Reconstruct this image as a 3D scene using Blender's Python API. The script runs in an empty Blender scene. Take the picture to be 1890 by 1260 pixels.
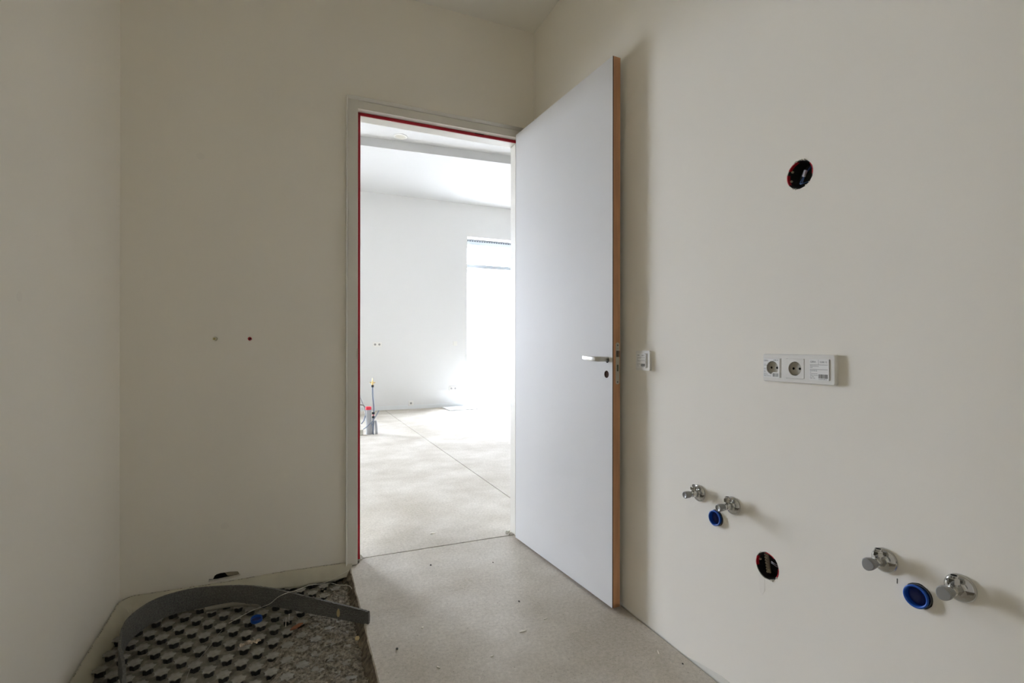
import bpy, bmesh, math, random
from mathutils import Vector, Matrix, noise
random.seed(7)
S = bpy.context.scene
C = S.collection
PI = math.pi

# ------------------------------------------------------------------ camera, sky, exposure
cam_d = bpy.data.cameras.new('camera'); cam = bpy.data.objects.new('camera', cam_d); C.objects.link(cam)
cam_d.sensor_width = 36.0; cam_d.lens = 36.0 * 926.42 / 1890.0
cam_d.shift_y = 11.6 / 1890.0; cam_d.clip_start = 0.02
YAW, ROLL = 0.4081, 0.001
cam.matrix_world = Matrix.Translation((0, 0, 1.10)) @ Matrix.Rotation(-YAW, 4, 'Z') @ Matrix.Rotation(PI / 2, 4, 'X') @ Matrix.Rotation(ROLL, 4, 'Z')
S.camera = cam

world = bpy.data.worlds.new('overcast_sky'); S.world = world; world.use_nodes = True
bg = world.node_tree.nodes['Background']
bg.inputs[0].default_value = (0.90, 0.94, 1.12, 1); bg.inputs[1].default_value = 9.0
S.view_settings.view_transform = 'Standard'; S.view_settings.look = 'None'
S.view_settings.gamma = 1.0; S.view_settings.use_curve_mapping = False
S.view_settings.exposure = 2.5
S.cycles.max_bounces = 16; S.cycles.diffuse_bounces = 12; S.cycles.transparent_max_bounces = 16

def portal(name, loc, sx, sy, rot):
    l = bpy.data.lights.new(name, 'AREA'); l.shape = 'RECTANGLE'; l.size = sx; l.size_y = sy
    l.cycles.is_portal = True
    o = bpy.data.objects.new(name, l); o.location = loc; o.rotation_euler = rot; C.objects.link(o)

# room measures (metres); the camera stands at x=0, y=0
XL, XR, YB, ZC, YR = -0.693, 1.286, 2.655, 2.944, -0.85      # utility room
WT = 0.10                                                  # wall with the door
FX0, FX1, FY, FZ, FZ2 = -4.6, 6.6, 9.0, 3.80, 3.92         # bright hall
portal('portal_far', (3.66, 9.42, 1.6), 1.4, 3.2, (-PI / 2, 0, 0))
portal('portal_far_left', (-1.9, 9.42, 1.6), 1.7, 3.2, (-PI / 2, 0, 0))

# ------------------------------------------------------------------ materials
def mat(name, col, rough=0.6, metal=0.0, var=0.0, vscale=8.0, bump=0.0, bscale=60.0, spec=0.5, detail=4.0, stretch=None):
    m = bpy.data.materials.new(name); m.use_nodes = True
    nt = m.node_tree; b = nt.nodes['Principled BSDF']
    b.inputs['Base Color'].default_value = (*col, 1); b.inputs['Roughness'].default_value = rough
    b.inputs['Metallic'].default_value = metal; b.inputs['Specular IOR Level'].default_value = spec
    tc = nt.nodes.new('ShaderNodeTexCoord'); src = tc.outputs['Object']
    if stretch:
        mp = nt.nodes.new('ShaderNodeMapping'); mp.inputs['Scale'].default_value = stretch
        nt.links.new(src, mp.inputs[0]); src = mp.outputs[0]
    if var > 0:
        n = nt.nodes.new('ShaderNodeTexNoise'); n.inputs['Scale'].default_value = vscale; n.inputs['Detail'].default_value = detail
        r = nt.nodes.new('ShaderNodeValToRGB')
        r.color_ramp.elements[0].position = 0.3; r.color_ramp.elements[1].position = 0.7
        r.color_ramp.elements[0].color = (*[c * (1 - var) for c in col], 1)
        r.color_ramp.elements[1].color = (*[min(1, c * (1 + var)) for c in col], 1)
        nt.links.new(src, n.inputs['Vector']); nt.links.new(n.outputs[0], r.inputs[0]); nt.links.new(r.outputs[0], b.inputs['Base Color'])
    if bump > 0:
        n = nt.nodes.new('ShaderNodeTexNoise'); n.inputs['Scale'].default_value = bscale; n.inputs['Detail'].default_value = 5
        bp = nt.nodes.new('ShaderNodeBump'); bp.inputs['Strength'].default_value = bump; bp.inputs['Distance'].default_value = 0.002
        nt.links.new(src, n.inputs['Vector']); nt.links.new(n.outputs[0], bp.inputs['Height']); nt.links.new(bp.outputs[0], b.inputs['Normal'])
    return m

def concrete_mat():
    m = bpy.data.materials.new('concrete_screed'); m.use_nodes = True
    nt = m.node_tree; b = nt.nodes['Principled BSDF']; L = nt.links.new
    tc = nt.nodes.new('ShaderNodeTexCoord')
    def nz(scale, detail=5, rough=0.6):
        n = nt.nodes.new('ShaderNodeTexNoise'); n.inputs['Scale'].default_value = scale
        n.inputs['Detail'].default_value = detail; n.inputs['Roughness'].default_value = rough
        L(tc.outputs['Object'], n.inputs['Vector']); return n
    def ramp(n, p0, c0, p1, c1):
        r = nt.nodes.new('ShaderNodeValToRGB'); e = r.color_ramp.elements
        e[0].position, e[0].color, e[1].position, e[1].color = p0, (*c0, 1), p1, (*c1, 1)
        L(n.outputs[0], r.inputs[0]); return r
    def mul(a, bb):
        x = nt.nodes.new('ShaderNodeMix'); x.data_type = 'RGBA'; x.blend_type = 'MULTIPLY'; x.inputs[0].default_value = 1
        L(a.outputs[0] if 'Color' in a.outputs else a.outputs[2], x.inputs[6]); L(bb.outputs[0], x.inputs[7]); return x
    big = ramp(nz(2.2, 6), 0.36, (.49, .45, .38), .66, (.645, .61, .545))
    fine = ramp(nz(70, 6, .75), .3, (.78, .77, .75), .7, (1.12, 1.12, 1.12))
    pit = ramp(nz(150, 3), .27, (.30, .28, .25), .37, (1, 1, 1))
    m1 = mul(big, fine)
    x = nt.nodes.new('ShaderNodeMix'); x.data_type = 'RGBA'; x.blend_type = 'MULTIPLY'; x.inputs[0].default_value = 1
    L(m1.outputs[2], x.inputs[6]); L(pit.outputs[0], x.inputs[7]); L(x.outputs[2], b.inputs['Base Color'])
    b.inputs['Roughness'].default_value = .85; b.inputs['Specular IOR Level'].default_value = .06
    bn = nz(120, 6, .7); bp = nt.nodes.new('ShaderNodeBump'); bp.inputs['Strength'].default_value = .35; bp.inputs['Distance'].default_value = .002
    L(bn.outputs[0], bp.inputs['Height']); L(bp.outputs[0], b.inputs['Normal'])
    return m

def glass_mat():
    m = bpy.data.materials.new('window_glass'); m.use_nodes = True; nt = m.node_tree
    for n in list(nt.nodes):
        if n.type == 'BSDF_PRINCIPLED': nt.nodes.remove(n)
    t = nt.nodes.new('ShaderNodeBsdfTransparent'); t.inputs[0].default_value = (.96, .98, .97, 1)
    g = nt.nodes.new('ShaderNodeBsdfGlossy'); g.inputs['Roughness'].default_value = 0.02
    x = nt.nodes.new('ShaderNodeMixShader'); x.inputs[0].default_value = .06
    nt.links.new(t.outputs[0], x.inputs[1]); nt.links.new(g.outputs[0], x.inputs[2])
    nt.links.new(x.outputs[0], nt.nodes['Material Output'].inputs[0]); return m

M_wall = mat('cream_wall_paint', (.885, .85, .77), .75, bump=.05, bscale=140, spec=.25, var=.008, vscale=1.5)
M_patch = mat('dull_filler_patch', (.86, .825, .75), .9, spec=.1)
M_hall = mat('hall_wall_paint', (.77, .77, .76), .8, spec=.2)
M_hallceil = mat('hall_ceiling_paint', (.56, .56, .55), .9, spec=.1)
M_unseen = mat('unseen_wall_grey', (.42, .41, .39), .9, spec=.1)  # unseen hall walls, kept grey so they bounce less light
M_ceil = mat('white_ceiling_paint', (.88, .86, .80), .85, spec=.2)
M_conc = concrete_mat()
M_edge = mat('broken_screed_edge', (.19, .16, .12), .95, var=.45, vscale=45, bump=.9, bscale=90, spec=.1)
M_frame = mat('primed_steel_frame', (.74, .715, .65), .5, bump=.05, bscale=400, spec=.35)
M_red = mat('red_rubber_seal', (.42, .012, .025), .55, spec=.3)
M_door = mat('white_door_laminate', (.74, .74, .74), .55, spec=.15, var=.012, vscale=3)
M_wood = mat('beech_door_edging', (.56, .30, .155), .5, var=.16, vscale=7, stretch=(6, 6, .5), bump=.1, bscale=30)
M_darkline = mat('dark_laminate_edge', (.10, .06, .04), .7)
M_steel = mat('satin_nickel', (.62, .61, .57), .42, metal=1)
M_plate = mat('satin_lock_plate', (.60, .59, .52), .38, metal=.85)
M_chrome = mat('chrome', (.60, .60, .59), .09, metal=1, var=.05, vscale=60, bump=.03, bscale=80)
M_grey_knob = mat('grey_plastic_knob', (.30, .30, .285), .3, spec=.6)
M_dark = mat('dark_void', (.012, .011, .01), .9, spec=.1)
M_brownhole = mat('dark_chipboard', (.06, .025, .012), .9)
M_white = mat('white_socket_plastic', (.80, .79, .75), .32, spec=.5)
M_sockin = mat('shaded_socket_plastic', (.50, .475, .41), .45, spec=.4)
M_sticker = mat('white_paper_sticker', (.84, .84, .82), .6)
M_ink = mat('black_print', (.03, .03, .03), .7)
M_inkgrey = mat('grey_print', (.17, .17, .17), .7)
M_blue = mat('blue_plastic', (.008, .085, .42), .38, spec=.5)
M_bluedark = mat('shaded_blue_plastic', (.003, .014, .13), .35, spec=.5)  # same blue darkened, painting the shade inside the cap bowls
M_pipegrey = mat('dark_grey_pipe', (.12, .115, .10), .6)
M_black = mat('black_box_plastic', (.026, .026, .026), .5, spec=.3)
M_redplastic = mat('red_plastic', (.50, .010, .025), .4)
M_beige = mat('beige_plastic', (.40, .36, .27), .55)
M_bluewire = mat('blue_cable', (.03, .08, .22), .45)
M_greywire = mat('grey_cable', (.30, .29, .33), .5)
M_plaster = mat('crumbled_plaster', (.70, .68, .61), .95, bump=.6, bscale=150)
M_cream = mat('cream_plug_plastic', (.80, .77, .60), .5)
M_creamin = mat('olive_plug_recess', (.50, .43, .20), .6)
M_mat = mat('dusty_studded_sheet', (.20, .187, .152), .85, var=.4, vscale=40, bump=.3, bscale=160, spec=.2)
M_stud = mat('dusty_grey_stud', (.30, .29, .25), .85, var=.2, vscale=45, bump=.25, bscale=200, spec=.2)
M_studleg = mat('shaded_stud_leg', (.03, .03, .027), .7)  # near black: shade beneath the stud tops painted into the legs
M_rubble = mat('mortar_crumbs', (.25, .225, .18), .95, var=.55, vscale=70, bump=1.0, bscale=160, spec=.1)
M_foam = mat('grey_edge_foam', (.15, .148, .138), .9, var=.28, vscale=190, bump=1.0, bscale=230, spec=.15)
M_film = mat('cream_insulation_film', (.56, .53, .42), .5, var=.07, vscale=9, bump=.15, bscale=40, spec=.35)
M_thread = mat('white_plastic_thread', (.62, .60, .52), .5)
M_tan = mat('tan_chip', (.50, .40, .21), .8)
M_torn = mat('torn_brown_paper', (.50, .42, .33), .9, var=.6, vscale=70)
M_brick = mat('brick_red_chip', (.30, .13, .07), .9)
M_tube = mat('pale_heating_tube', (.25, .235, .19), .6)
M_greypipe = mat('grey_drain_pipe', (.42, .43, .45), .45)
M_redcap = mat('red_pipe_cap', (.75, .03, .06), .45)
M_hose = mat('blue_grey_hose', (.24, .28, .36), .5)
M_brass = mat('brass_fitting', (.75, .55, .25), .35, metal=.8)
M_alu = mat('white_window_frame', (.78, .80, .80), .4)
M_winframe = mat('grey_window_frame', (.42, .45, .47), .45)
M_vent = mat('vent_slot', (.10, .11, .12), .8)
M_glass = glass_mat()
M_ground = mat('pale_terrace', (.52, .51, .49), .9, var=.1, vscale=3)
M_chipw = mat('pale_wood_splinter', (.78, .74, .64), .9)
M_pebble = mat('dark_pebble', (.07, .065, .055), .9)

# ------------------------------------------------------------------ mesh helpers
def link(name, bm, m, parent=None, smooth=False, M=None, mats=None):
    me = bpy.data.meshes.new(name); bmesh.ops.recalc_face_normals(bm, faces=bm.faces); bm.to_mesh(me); bm.free()
    for x in (mats or [m]): me.materials.append(x)
    if smooth:
        for p in me.polygons: p.use_smooth = True
    o = bpy.data.objects.new(name, me); C.objects.link(o)
    if parent: o.parent = parent
    if M is not None: o.matrix_local = M
    return o
def NB(): return bmesh.new()
def box(bm, x0, y0, z0, x1, y1, z1, mi=0):
    v = [bm.verts.new((x, y, z)) for z in (z0, z1) for y in (y0, y1) for x in (x0, x1)]
    for f in ((0, 1, 3, 2), (4, 5, 7, 6), (0, 1, 5, 4), (2, 3, 7, 6), (0, 2, 6, 4), (1, 3, 7, 5)):
        bm.faces.new([v[i] for i in f]).material_index = mi
    return v
def bbox(bm, x0, y0, z0, x1, y1, z1, r):
    b2 = bmesh.new(); box(b2, x0, y0, z0, x1, y1, z1)
    bmesh.ops.bevel(b2, geom=list(b2.edges), offset=r, segments=2, profile=.5, affect='EDGES')
    t = bpy.data.meshes.new('t'); b2.to_mesh(t); b2.free(); bm.from_mesh(t); bpy.data.meshes.remove(t)
def lathe(bm, prof, n=32, cx=0, cy=0, axis='z', cap0=False, cap1=False, lobes=0, lob=0.0, mi=0):
    rings = []
    for r, z in prof:
        ring = []
        for i in range(n):
            a = 2 * PI * i / n; rr = r * (1 + (lob * math.cos(lobes * a) if lobes else 0))
            p = (cx + rr * math.cos(a), cy + rr * math.sin(a), z)
            if axis == 'y': p = (cx + rr * math.cos(a), z, cy + rr * math.sin(a))
            ring.append(bm.verts.new(p))
        rings.append(ring)
    for a, b in zip(rings, rings[1:]):
        for i in range(n): bm.faces.new((a[i], a[(i + 1) % n], b[(i + 1) % n], b[i])).material_index = mi
    if cap0: bm.faces.new(rings[0]).material_index = mi
    if cap1: bm.faces.new(rings[-1]).material_index = mi
    return rings
def tube(bm, pts, r, n=8, cap=True):
    pts = [Vector(p) for p in pts]; rings = []; up = Vector((0.13, 0.2, 1)).normalized()
    for i, p in enumerate(pts):
        t = (pts[min(i + 1, len(pts) - 1)] - pts[max(i - 1, 0)]).normalized()
        a = t.cross(up)
        if a.length < 1e-3: a = t.cross(Vector((1, 0, 0)))
        a.normalize(); b = t.cross(a)
        rr = r[i] if isinstance(r, (list, tuple)) else r
        rings.append([bm.verts.new(p + rr * (math.cos(2 * PI * k / n) * a + math.sin(2 * PI * k / n) * b)) for k in range(n)])
    for a, b in zip(rings, rings[1:]):
        for k in range(n): bm.faces.new((a[k], a[(k + 1) % n], b[(k + 1) % n], b[k]))
    if cap: bm.faces.new(rings[0]); bm.faces.new(rings[-1])
def smooth_path(pts, n=10):
    P = [Vector(p) for p in pts]; out = []
    for i in range(len(P) - 1):
        p0, p1, p2, p3 = P[max(i - 1, 0)], P[i], P[i + 1], P[min(i + 2, len(P) - 1)]
        for k in range(n):
            t = k / n
            out.append(.5 * ((2 * p1) + (p2 - p0) * t + (2 * p0 - 5 * p1 + 4 * p2 - p3) * t * t + (3 * p1 - p0 - 3 * p2 + p3) * t ** 3))
    out.append(P[-1]); return out
def circle(cx, cy, r, n=28, jit=0.0, seed=0):
    rnd = random.Random(seed)
    return [(cx + (r + rnd.uniform(-jit, jit)) * math.cos(2 * PI * i / n), cy + (r + rnd.uniform(-jit, jit)) * math.sin(2 * PI * i / n)) for i in range(n)]
def rrect(x0, y0, x1, y1, r, k=4):
    p = []
    for cx, cy, a0 in ((x1 - r, y1 - r, 0), (x0 + r, y1 - r, PI / 2), (x0 + r, y0 + r, PI), (x1 - r, y0 + r, 1.5 * PI)):
        for i in range(k + 1):
            a = a0 + PI / 2 * i / k; p.append((cx + r * math.cos(a), cy + r * math.sin(a)))
    return p
def sheet(bm, outer, holes, f, depth=0.0, cap=False, hole_depth=None, mi=0, side_mi=None):
    """flat face with holes; f(u, v, d) -> xyz; sides drawn back by depth, holes by hole_depth"""
    hd = depth if hole_depth is None else hole_depth; smi = mi if side_mi is None else side_mi
    edges = []
    for k, loop in enumerate([outer] + list(holes)):
        top = [bm.verts.new(f(u, v, 0)) for u, v in loop]
        for i in range(len(top)): edges.append(bm.edges.new((top[i], top[(i + 1) % len(top)])))
        d = depth if k == 0 else hd
        if d:
            bot = [bm.verts.new(f(u, v, d)) for u, v in loop]
            for i in range(len(top)):
                j = (i + 1) % len(top); bm.faces.new((top[i], top[j], bot[j], bot[i])).material_index = smi
            if (k == 0 and cap) or (k > 0 and cap == 'all'): bm.faces.new(bot).material_index = smi
    g = bmesh.ops.triangle_fill(bm, use_beauty=True, use_dissolve=False, edges=edges)
    for x in g['geom']:
        if isinstance(x, bmesh.types.BMFace): x.material_index = mi
def prism(bm, pts, h, f=None):
    f = f or (lambda u, v, d: (u, v, d))
    a = [bm.verts.new(f(u, v, 0)) for u, v in pts]; b = [bm.verts.new(f(u, v, h)) for u, v in pts]
    bm.faces.new(a); bm.faces.new(b)
    for i in range(len(a)): j = (i + 1) % len(a); bm.faces.new((a[i], a[j], b[j], b[i]))
_fonts = {}
def text(bm, s, x, y, h, z=0.0):
    if s not in _fonts:
        cu = bpy.data.curves.new('t', 'FONT'); cu.body = s; cu.size = 1; cu.resolution_u = 2
        o = bpy.data.objects.new('t', cu); me = bpy.data.meshes.new_from_object(o); bpy.data.objects.remove(o); bpy.data.curves.remove(cu)
        _fonts[s] = me
    t = _fonts[s].copy(); k = h / .7
    t.transform(Matrix.Translation((x, y, z)) @ Matrix.Diagonal((k, k, 1, 1))); bm.from_mesh(t); bpy.data.meshes.remove(t)
def rect(bm, x0, y0, x1, y1, z):
    bm.faces.new([bm.verts.new(p) for p in ((x0, y0, z), (x1, y0, z), (x1, y1, z), (x0, y1, z))])
def thing(name, label, cat, M=None, group=None):
    o = bpy.data.objects.new(name, None); o.empty_display_size = .05; C.objects.link(o)
    if M is not None: o.matrix_world = M
    return tag(o, label, cat, group)
def tag(o, label, cat, group=None, kind=None):
    o['label'] = label; o['category'] = cat
    if group: o['group'] = group
    if kind: o['kind'] = kind
    return o
def struct(o, label=None):
    o['kind'] = 'structure'
    if label: o['label'] = label
    return o
def dup(root, M, label, group=None):
    r = root.copy(); C.objects.link(r); r.matrix_world = M; r['label'] = label
    if group: r['group'] = group
    for ch in list(root.children):
        c = ch.copy(); C.objects.link(c); c.parent = r; c.matrix_local = ch.matrix_local.copy()
        for g in list(ch.children):
            d = g.copy(); C.objects.link(d); d.parent = c; d.matrix_local = g.matrix_local.copy()
    return r
def on_right(y, z):      # local x runs away from the door, y up, z out of the wall
    return Matrix(((0, 0, -1, XR), (-1, 0, 0, y), (0, 1, 0, z), (0, 0, 0, 1)))
def on_back(x, z, y=YB):
    return Matrix(((1, 0, 0, x), (0, 0, -1, y), (0, 1, 0, z), (0, 0, 0, 1)))
FR = lambda u, v, d: (XR + d, u, v)
FB = lambda u, v, d: (u, YB + d, v)

# ------------------------------------------------------------------ shell of the utility room
BOX_HI, BOX_LO = (0.9625, 1.5816), (1.0657, 0.4542)
DRAIN_A, DRAIN_B = (1.2595, 0.5369), (0.6715, 0.5446)
bm = NB()
sheet(bm, [(YR - .1, -.14), (YB + .05, -.14), (YB + .05, ZC + .1), (YR - .1, ZC + .1)],
      [circle(*BOX_HI, .0395, 32, .0012, 1), circle(*BOX_LO, .0395, 32, .0012, 2), circle(*DRAIN_A, .0268, 28, .0006, 3), circle(*DRAIN_B, .0275, 28, .0006, 4)],
      FR, .2, 'all', .06)
wall_right = struct(link('wall_right', bm, M_wall))
# plaster chase scar below the lower box
bm = NB(); prism(bm, [(1.094, .425), (1.094, .38), (1.090, .365), (1.082, .36), (1.075, .375), (1.074, .412), (1.083, .417)], -.0004, FR)
link('filler_patch', bm, M_patch, wall_right)
# chalk-thin groove beside the third valve
bm = NB(); box(bm, XR - .0005, .7150, .553, XR + .002, .7163, .5645); link('score_mark', bm, M_dark, wall_right)

RAG = [(-0.3631, 0.0425), (-0.3435, 0.0396), (-0.3375, 0.053), (-0.3291, 0.0584), (-0.3134, 0.0612), (-0.2953, 0.0607), (-0.277, 0.0615), (-0.2438, 0.057),
       (-0.2326, 0.037), (-0.2586, 0.030), (-0.2953, 0.028), (-0.3315, 0.026), (-0.3631, 0.028)]
PLUG_C, PLUG_R = (-0.3387, 1.1399), (-0.1951, 1.141)
OX0, OX1, OZ = 0.262, 1.225, 2.345
bm = NB()
sheet(bm, [(XL - .1, -.14), (OX0, -.14), (OX0, OZ), (OX1, OZ), (OX1, -.14), (XR + .1, -.14), (XR + .1, 4.2), (XL - .1, 4.2)],
      [RAG, circle(PLUG_C[0] + .002, PLUG_C[1] + .001, .0105, 20, .0006, 5), circle(*PLUG_R, .009, 14, .0009, 6)], FB, WT, False, .045)
g = bmesh.ops.triangle_fill(bm, use_beauty=True, edges=[bm.edges.new((a, b)) for a, b in (lambda vs: list(zip(vs, vs[1:] + vs[:1])))(
    [bm.verts.new(FB(u, v, WT)) for u, v in [(XL - .1, -.14), (OX0, -.14), (OX0, OZ), (OX1, OZ), (OX1, -.14), (XR + .1, -.14), (XR + .1, 4.2), (XL - .1, 4.2)]])])
wall_back = struct(link('wall_back', bm, M_wall))
bm = NB(); prism(bm, circle(-.3949, 1.9689, .0095 + .007, 24), -.0003, FB); link('filler_patch', bm, M_patch, wall_back)
bm = NB(); prism(bm, circle(-.2967, .2765, .016, 24), -.0003, FB); link('filler_patch', bm, M_patch, wall_back)
bm = NB(); box(bm, -.37, YB + .03, .02, -.226, YB + .044, .05); link('cavity_floor', bm, M_dark, wall_back)
bm = NB(); prism(bm, [(-.335, .066), (-.226, .066), (-.226, .03), (-.288, .034), (-.3, .050), (-.335, .050)], .003, lambda u, v, d: (u, YB + .034 - d - .18 * (u + .335) * .5, v))
link('cavity_board', bm, M_beige, wall_back)

bm = NB(); box(bm, XL - .2, YR - .1, -.14, XL, YB + .02, ZC + .1); wall_left = struct(link('wall_left', bm, M_wall))
bm = NB(); prism(bm, circle(1.798, 1.239, .014, 24), .0003, lambda u, v, d: (XL + d, u, v)); link('filler_patch', bm, M_patch, wall_left)
bm = NB(); box(bm, XL - .1, YR - .2, -.14, XR + .1, YR, ZC + .1); struct(link('wall_front', bm, M_wall))
bm = NB(); box(bm, XL - .1, YR - .1, ZC, XR + .1, YB + .02, ZC + .2); struct(link('ceiling', bm, M_ceil))

# screed slab: left edge stands free above the recess, far edge meets the hall floor in a crack
SEAM, SX = 2.714, 0.256
def seam_y(x, k): return SEAM + .010 * (0.72 - x) + .0035 * noise.noise(Vector((x * 9, 3.1, 0))) + .002 * noise.noise(Vector((x * 40, 1.1, 0))) + k
def edge_x(y): return SX + .003 * noise.noise(Vector((y * 7, 0, 4))) + .0016 * noise.noise(Vector((y * 45, 0, 9)))
def slab_outline():
    p = []
    y = YR
    while y < 2.628: p.append((edge_x(y), y)); y += .02
    p += [(SX + .004, 2.634), (SX + .018, 2.645), (SX + .037, 2.652), (SX + .048, 2.668), (SX + .052, SEAM - .012)]
    x = SX + .058
    while x < 1.30: p.append((x, seam_y(x, -.0052 - .0040 * noise.noise(Vector((x * 14, 8, 8)))))); x += .015
    p += [(1.30, 2.655), (1.282, 2.64), (1.2795, 2.4), (1.2782, 2.1), (1.2790, 1.8), (1.2778, 1.6), (1.2775, 1.4), (1.2762, 1.25), (1.275, 1.0), (1.275, YR)]
    return p
OUT = slab_outline()
bm = NB()
ring0 = [bm.verts.new((x, y, 0)) for x, y in OUT]
rings = [ring0]; prev = ring0
for k, dz in enumerate((-.004, -.014, -.026, -.04, -.055, -.08)):
    ring = []
    for (x, y) in OUT:
        left = x < SX + .02 and y < 2.65
        dx = 0.0
        if left: dx = -.002 - abs(dz) * .62 + .010 * noise.noise(Vector((y * 28, dz * 60, 2))) * (1 if k else .3)
        ring.append(bm.verts.new((x + dx, y, dz)))
    for i in range(len(OUT)):
        j = (i + 1) % len(OUT); f = bm.faces.new((prev[i], prev[j], ring[j], ring[i])); f.material_index = 1 if k else 0
    prev = ring
bmesh.ops.triangle_fill(bm, use_beauty=True, edges=[bm.edges.get((ring0[i], ring0[(i + 1) % len(ring0)])) for i in range(len(ring0))])
struct(link('floor', bm, None, mats=[M_conc, M_edge]))

# hall floor: two slabs with a straight joint, on a dark base
def hall_slab(x0, x1):
    bm = NB(); n = 80; top = []
    xs = [x0 + (x1 - x0) * i / n for i in range(n + 1)]
    near = [(x, seam_y(x, .0035 + .0015 * noise.noise(Vector((x * 22, 1, 5)))) if .2 < x < 1.35 else SEAM + .004) for x in xs]
    loop = near + [(x1, 9.5), (x0, 9.5)]
    prism(bm, loop, -.09, lambda u, v, d: (u, v, d)); return bm
JX = 1.4505
struct(link('floor', hall_slab(FX0 - .2, JX - .004), M_conc)); struct(link('floor', hall_slab(JX + .004, FX1 + .4), M_conc))
bm = NB(); box(bm, FX0 - .3, YR - .2, -.16, FX1 + .5, 9.6, -.0905); struct(link('subfloor', bm, M_dark))
bm = NB(); box(bm, XL, YR, -.0899, SX + .04, YB + .03, -.078); struct(link('subfloor', bm, M_edge))
for i, (p, q) in enumerate([(( .300, 2.700), (.322, 2.742)), ((1.150, 2.712), (1.170, 2.752))]):
    bm = NB(); rnd = random.Random(i)
    for k in range(16):
        x, y = rnd.uniform(p[0], q[0]), rnd.uniform(p[1], q[1]); s = rnd.uniform(.003, .007)
        b2 = bmesh.ops.create_icosphere(bm, subdivisions=1, radius=s)
        for v in b2['verts']: v.co = Vector((v.co.x * 1.2, v.co.y, v.co.z * .8)) + Vector((x, y, .002 + (.010 if k % 3 == 0 else 0))) + Vector([rnd.uniform(-.0015, .0015) for _ in range(3)])
    o = link('mortar_crumbs', bm, M_plaster)
    tag(o, ['small mortar crumbs at the foot of the left door jamb', 'small mortar crumbs at the foot of the right door jamb, beside the white door'][i], 'crumbs', None, 'stuff')

# ------------------------------------------------------------------ shell of the bright hall
bm = NB(); box(bm, FX0 - .2, YB, -.14, XL - .09, YB + WT, 4.2); struct(link('wall_near_left', bm, M_unseen))
bm = NB(); box(bm, XR + .09, YB, -.14, FX1 + .4, YB + WT, 4.2); struct(link('wall_near_right', bm, M_unseen))
WX0, WX1, WZ = 2.975, 4.35, 3.19
LX0, LX1 = -2.75, -1.08
bm = NB()
for x0, x1, z0, z1 in ((FX0 - .2, LX0, -.14, 4.2), (LX0, LX1, WZ, 4.2), (LX1, WX0, -.14, 4.2), (WX0, WX1, WZ, 4.2), (WX1, FX1 + .4, -.14, 4.2)):
    box(bm, x0, FY, z0, x1, FY + .35, z1)
wall_far = struct(link('wall_far', bm, M_hall))
bm = NB(); box(bm, FX0 - .3, YB, -.14, FX0, FY + .2, 4.2); struct(link('wall_far_left', bm, M_hall))
bm = NB()
box(bm, FX1, YB, -.14, FX1 + .35, FY + .2, 4.2)
struct(link('wall_far_right', bm, M_unseen))
STEP = lambda x: 6.945 - .078 * (x - .82)
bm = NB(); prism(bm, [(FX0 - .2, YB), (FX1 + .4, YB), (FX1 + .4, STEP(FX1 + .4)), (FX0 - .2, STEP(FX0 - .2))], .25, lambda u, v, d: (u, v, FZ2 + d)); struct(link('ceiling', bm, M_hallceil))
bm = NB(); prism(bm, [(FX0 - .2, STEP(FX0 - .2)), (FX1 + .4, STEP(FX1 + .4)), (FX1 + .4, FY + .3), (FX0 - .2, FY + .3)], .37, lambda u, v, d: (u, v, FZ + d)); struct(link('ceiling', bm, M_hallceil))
bm = NB(); box(bm, LX1 + .02, FY - .006, 0, WX0 - .02, FY, .072); struct(link('baseboard_far', bm, M_alu))
bm = NB(); box(bm, -40, 9.36, -.2, 60, 70, -.12); box(bm, 8.0, -30, -.2, 60, 9.36, -.12); struct(link('ground', bm, M_ground))

# glazing: window_1 is the one in view, window_2 lights the hall from the left
def window(name, a0, a1, f, mull, vent=True):
    """f(u, d, z): u along the wall, d into the niche"""
    w = bpy.data.objects.new(name, None); C.objects.link(w); struct(w)
    def fb(bm, u0, u1, d0, d1, z0, z1):
        vs = box(bm, u0, d0, z0, u1, d1, z1)
        for v in vs: v.co = Vector(f(*v.co))
    D = .22
    def part(n, m, *bs):
        bm = NB()
        for b in bs: fb(bm, *b)
        return link(n, bm, m, w)
    part('sill_rail', M_winframe, (a0, a1, D, D + .07, -.02, .05))
    part('head_rail', M_winframe, (a0, a1, D, D + .07, 3.09, 3.15))
    part('transom', M_winframe, (a0 + .05, a1 - .05, D + .004, D + .066, 2.648, 2.712))
    part('side_rail', M_winframe, (a0, a0 + .05, D, D + .07, .05, 3.09)); part('side_rail', M_winframe, (a1 - .05, a1, D, D + .07, .05, 3.09))
    for m in mull: part('mullion', M_winframe, (m - .035, m + .035, D + .002, D + .068, .05, 3.09))
    g = part('vent_grille', M_winframe, (a0, a1, D, D + .07, 3.15, 3.20))
    bm = NB(); u = a0 + .06
    while u < a1 - .08: fb(bm, u, u + .036, D - .002, D + .001, 3.152, 3.172); u += .05
    fb(bm, a0 + .03, a1 - .03, D - .003, D + .001, 3.178, 3.190)
    o = link('vent_slots', bm, M_vent, g); o['kind'] = 'stuff'
    cuts = [a0] + list(mull) + [a1]
    for i in range(len(cuts) - 1):
        for z0, z1 in ((.05, 2.648), (2.712, 3.09)): part('glass_pane', M_glass, (cuts[i] + .03, cuts[i + 1] - .03, D + .03, D + .036, z0, z1))
window('window_1', WX0 + .0, WX1, lambda u, d, z: (u, FY + d, z), ())
window('window_2', LX0, LX1, lambda u, d, z: (u, FY + d, z), ())

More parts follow.
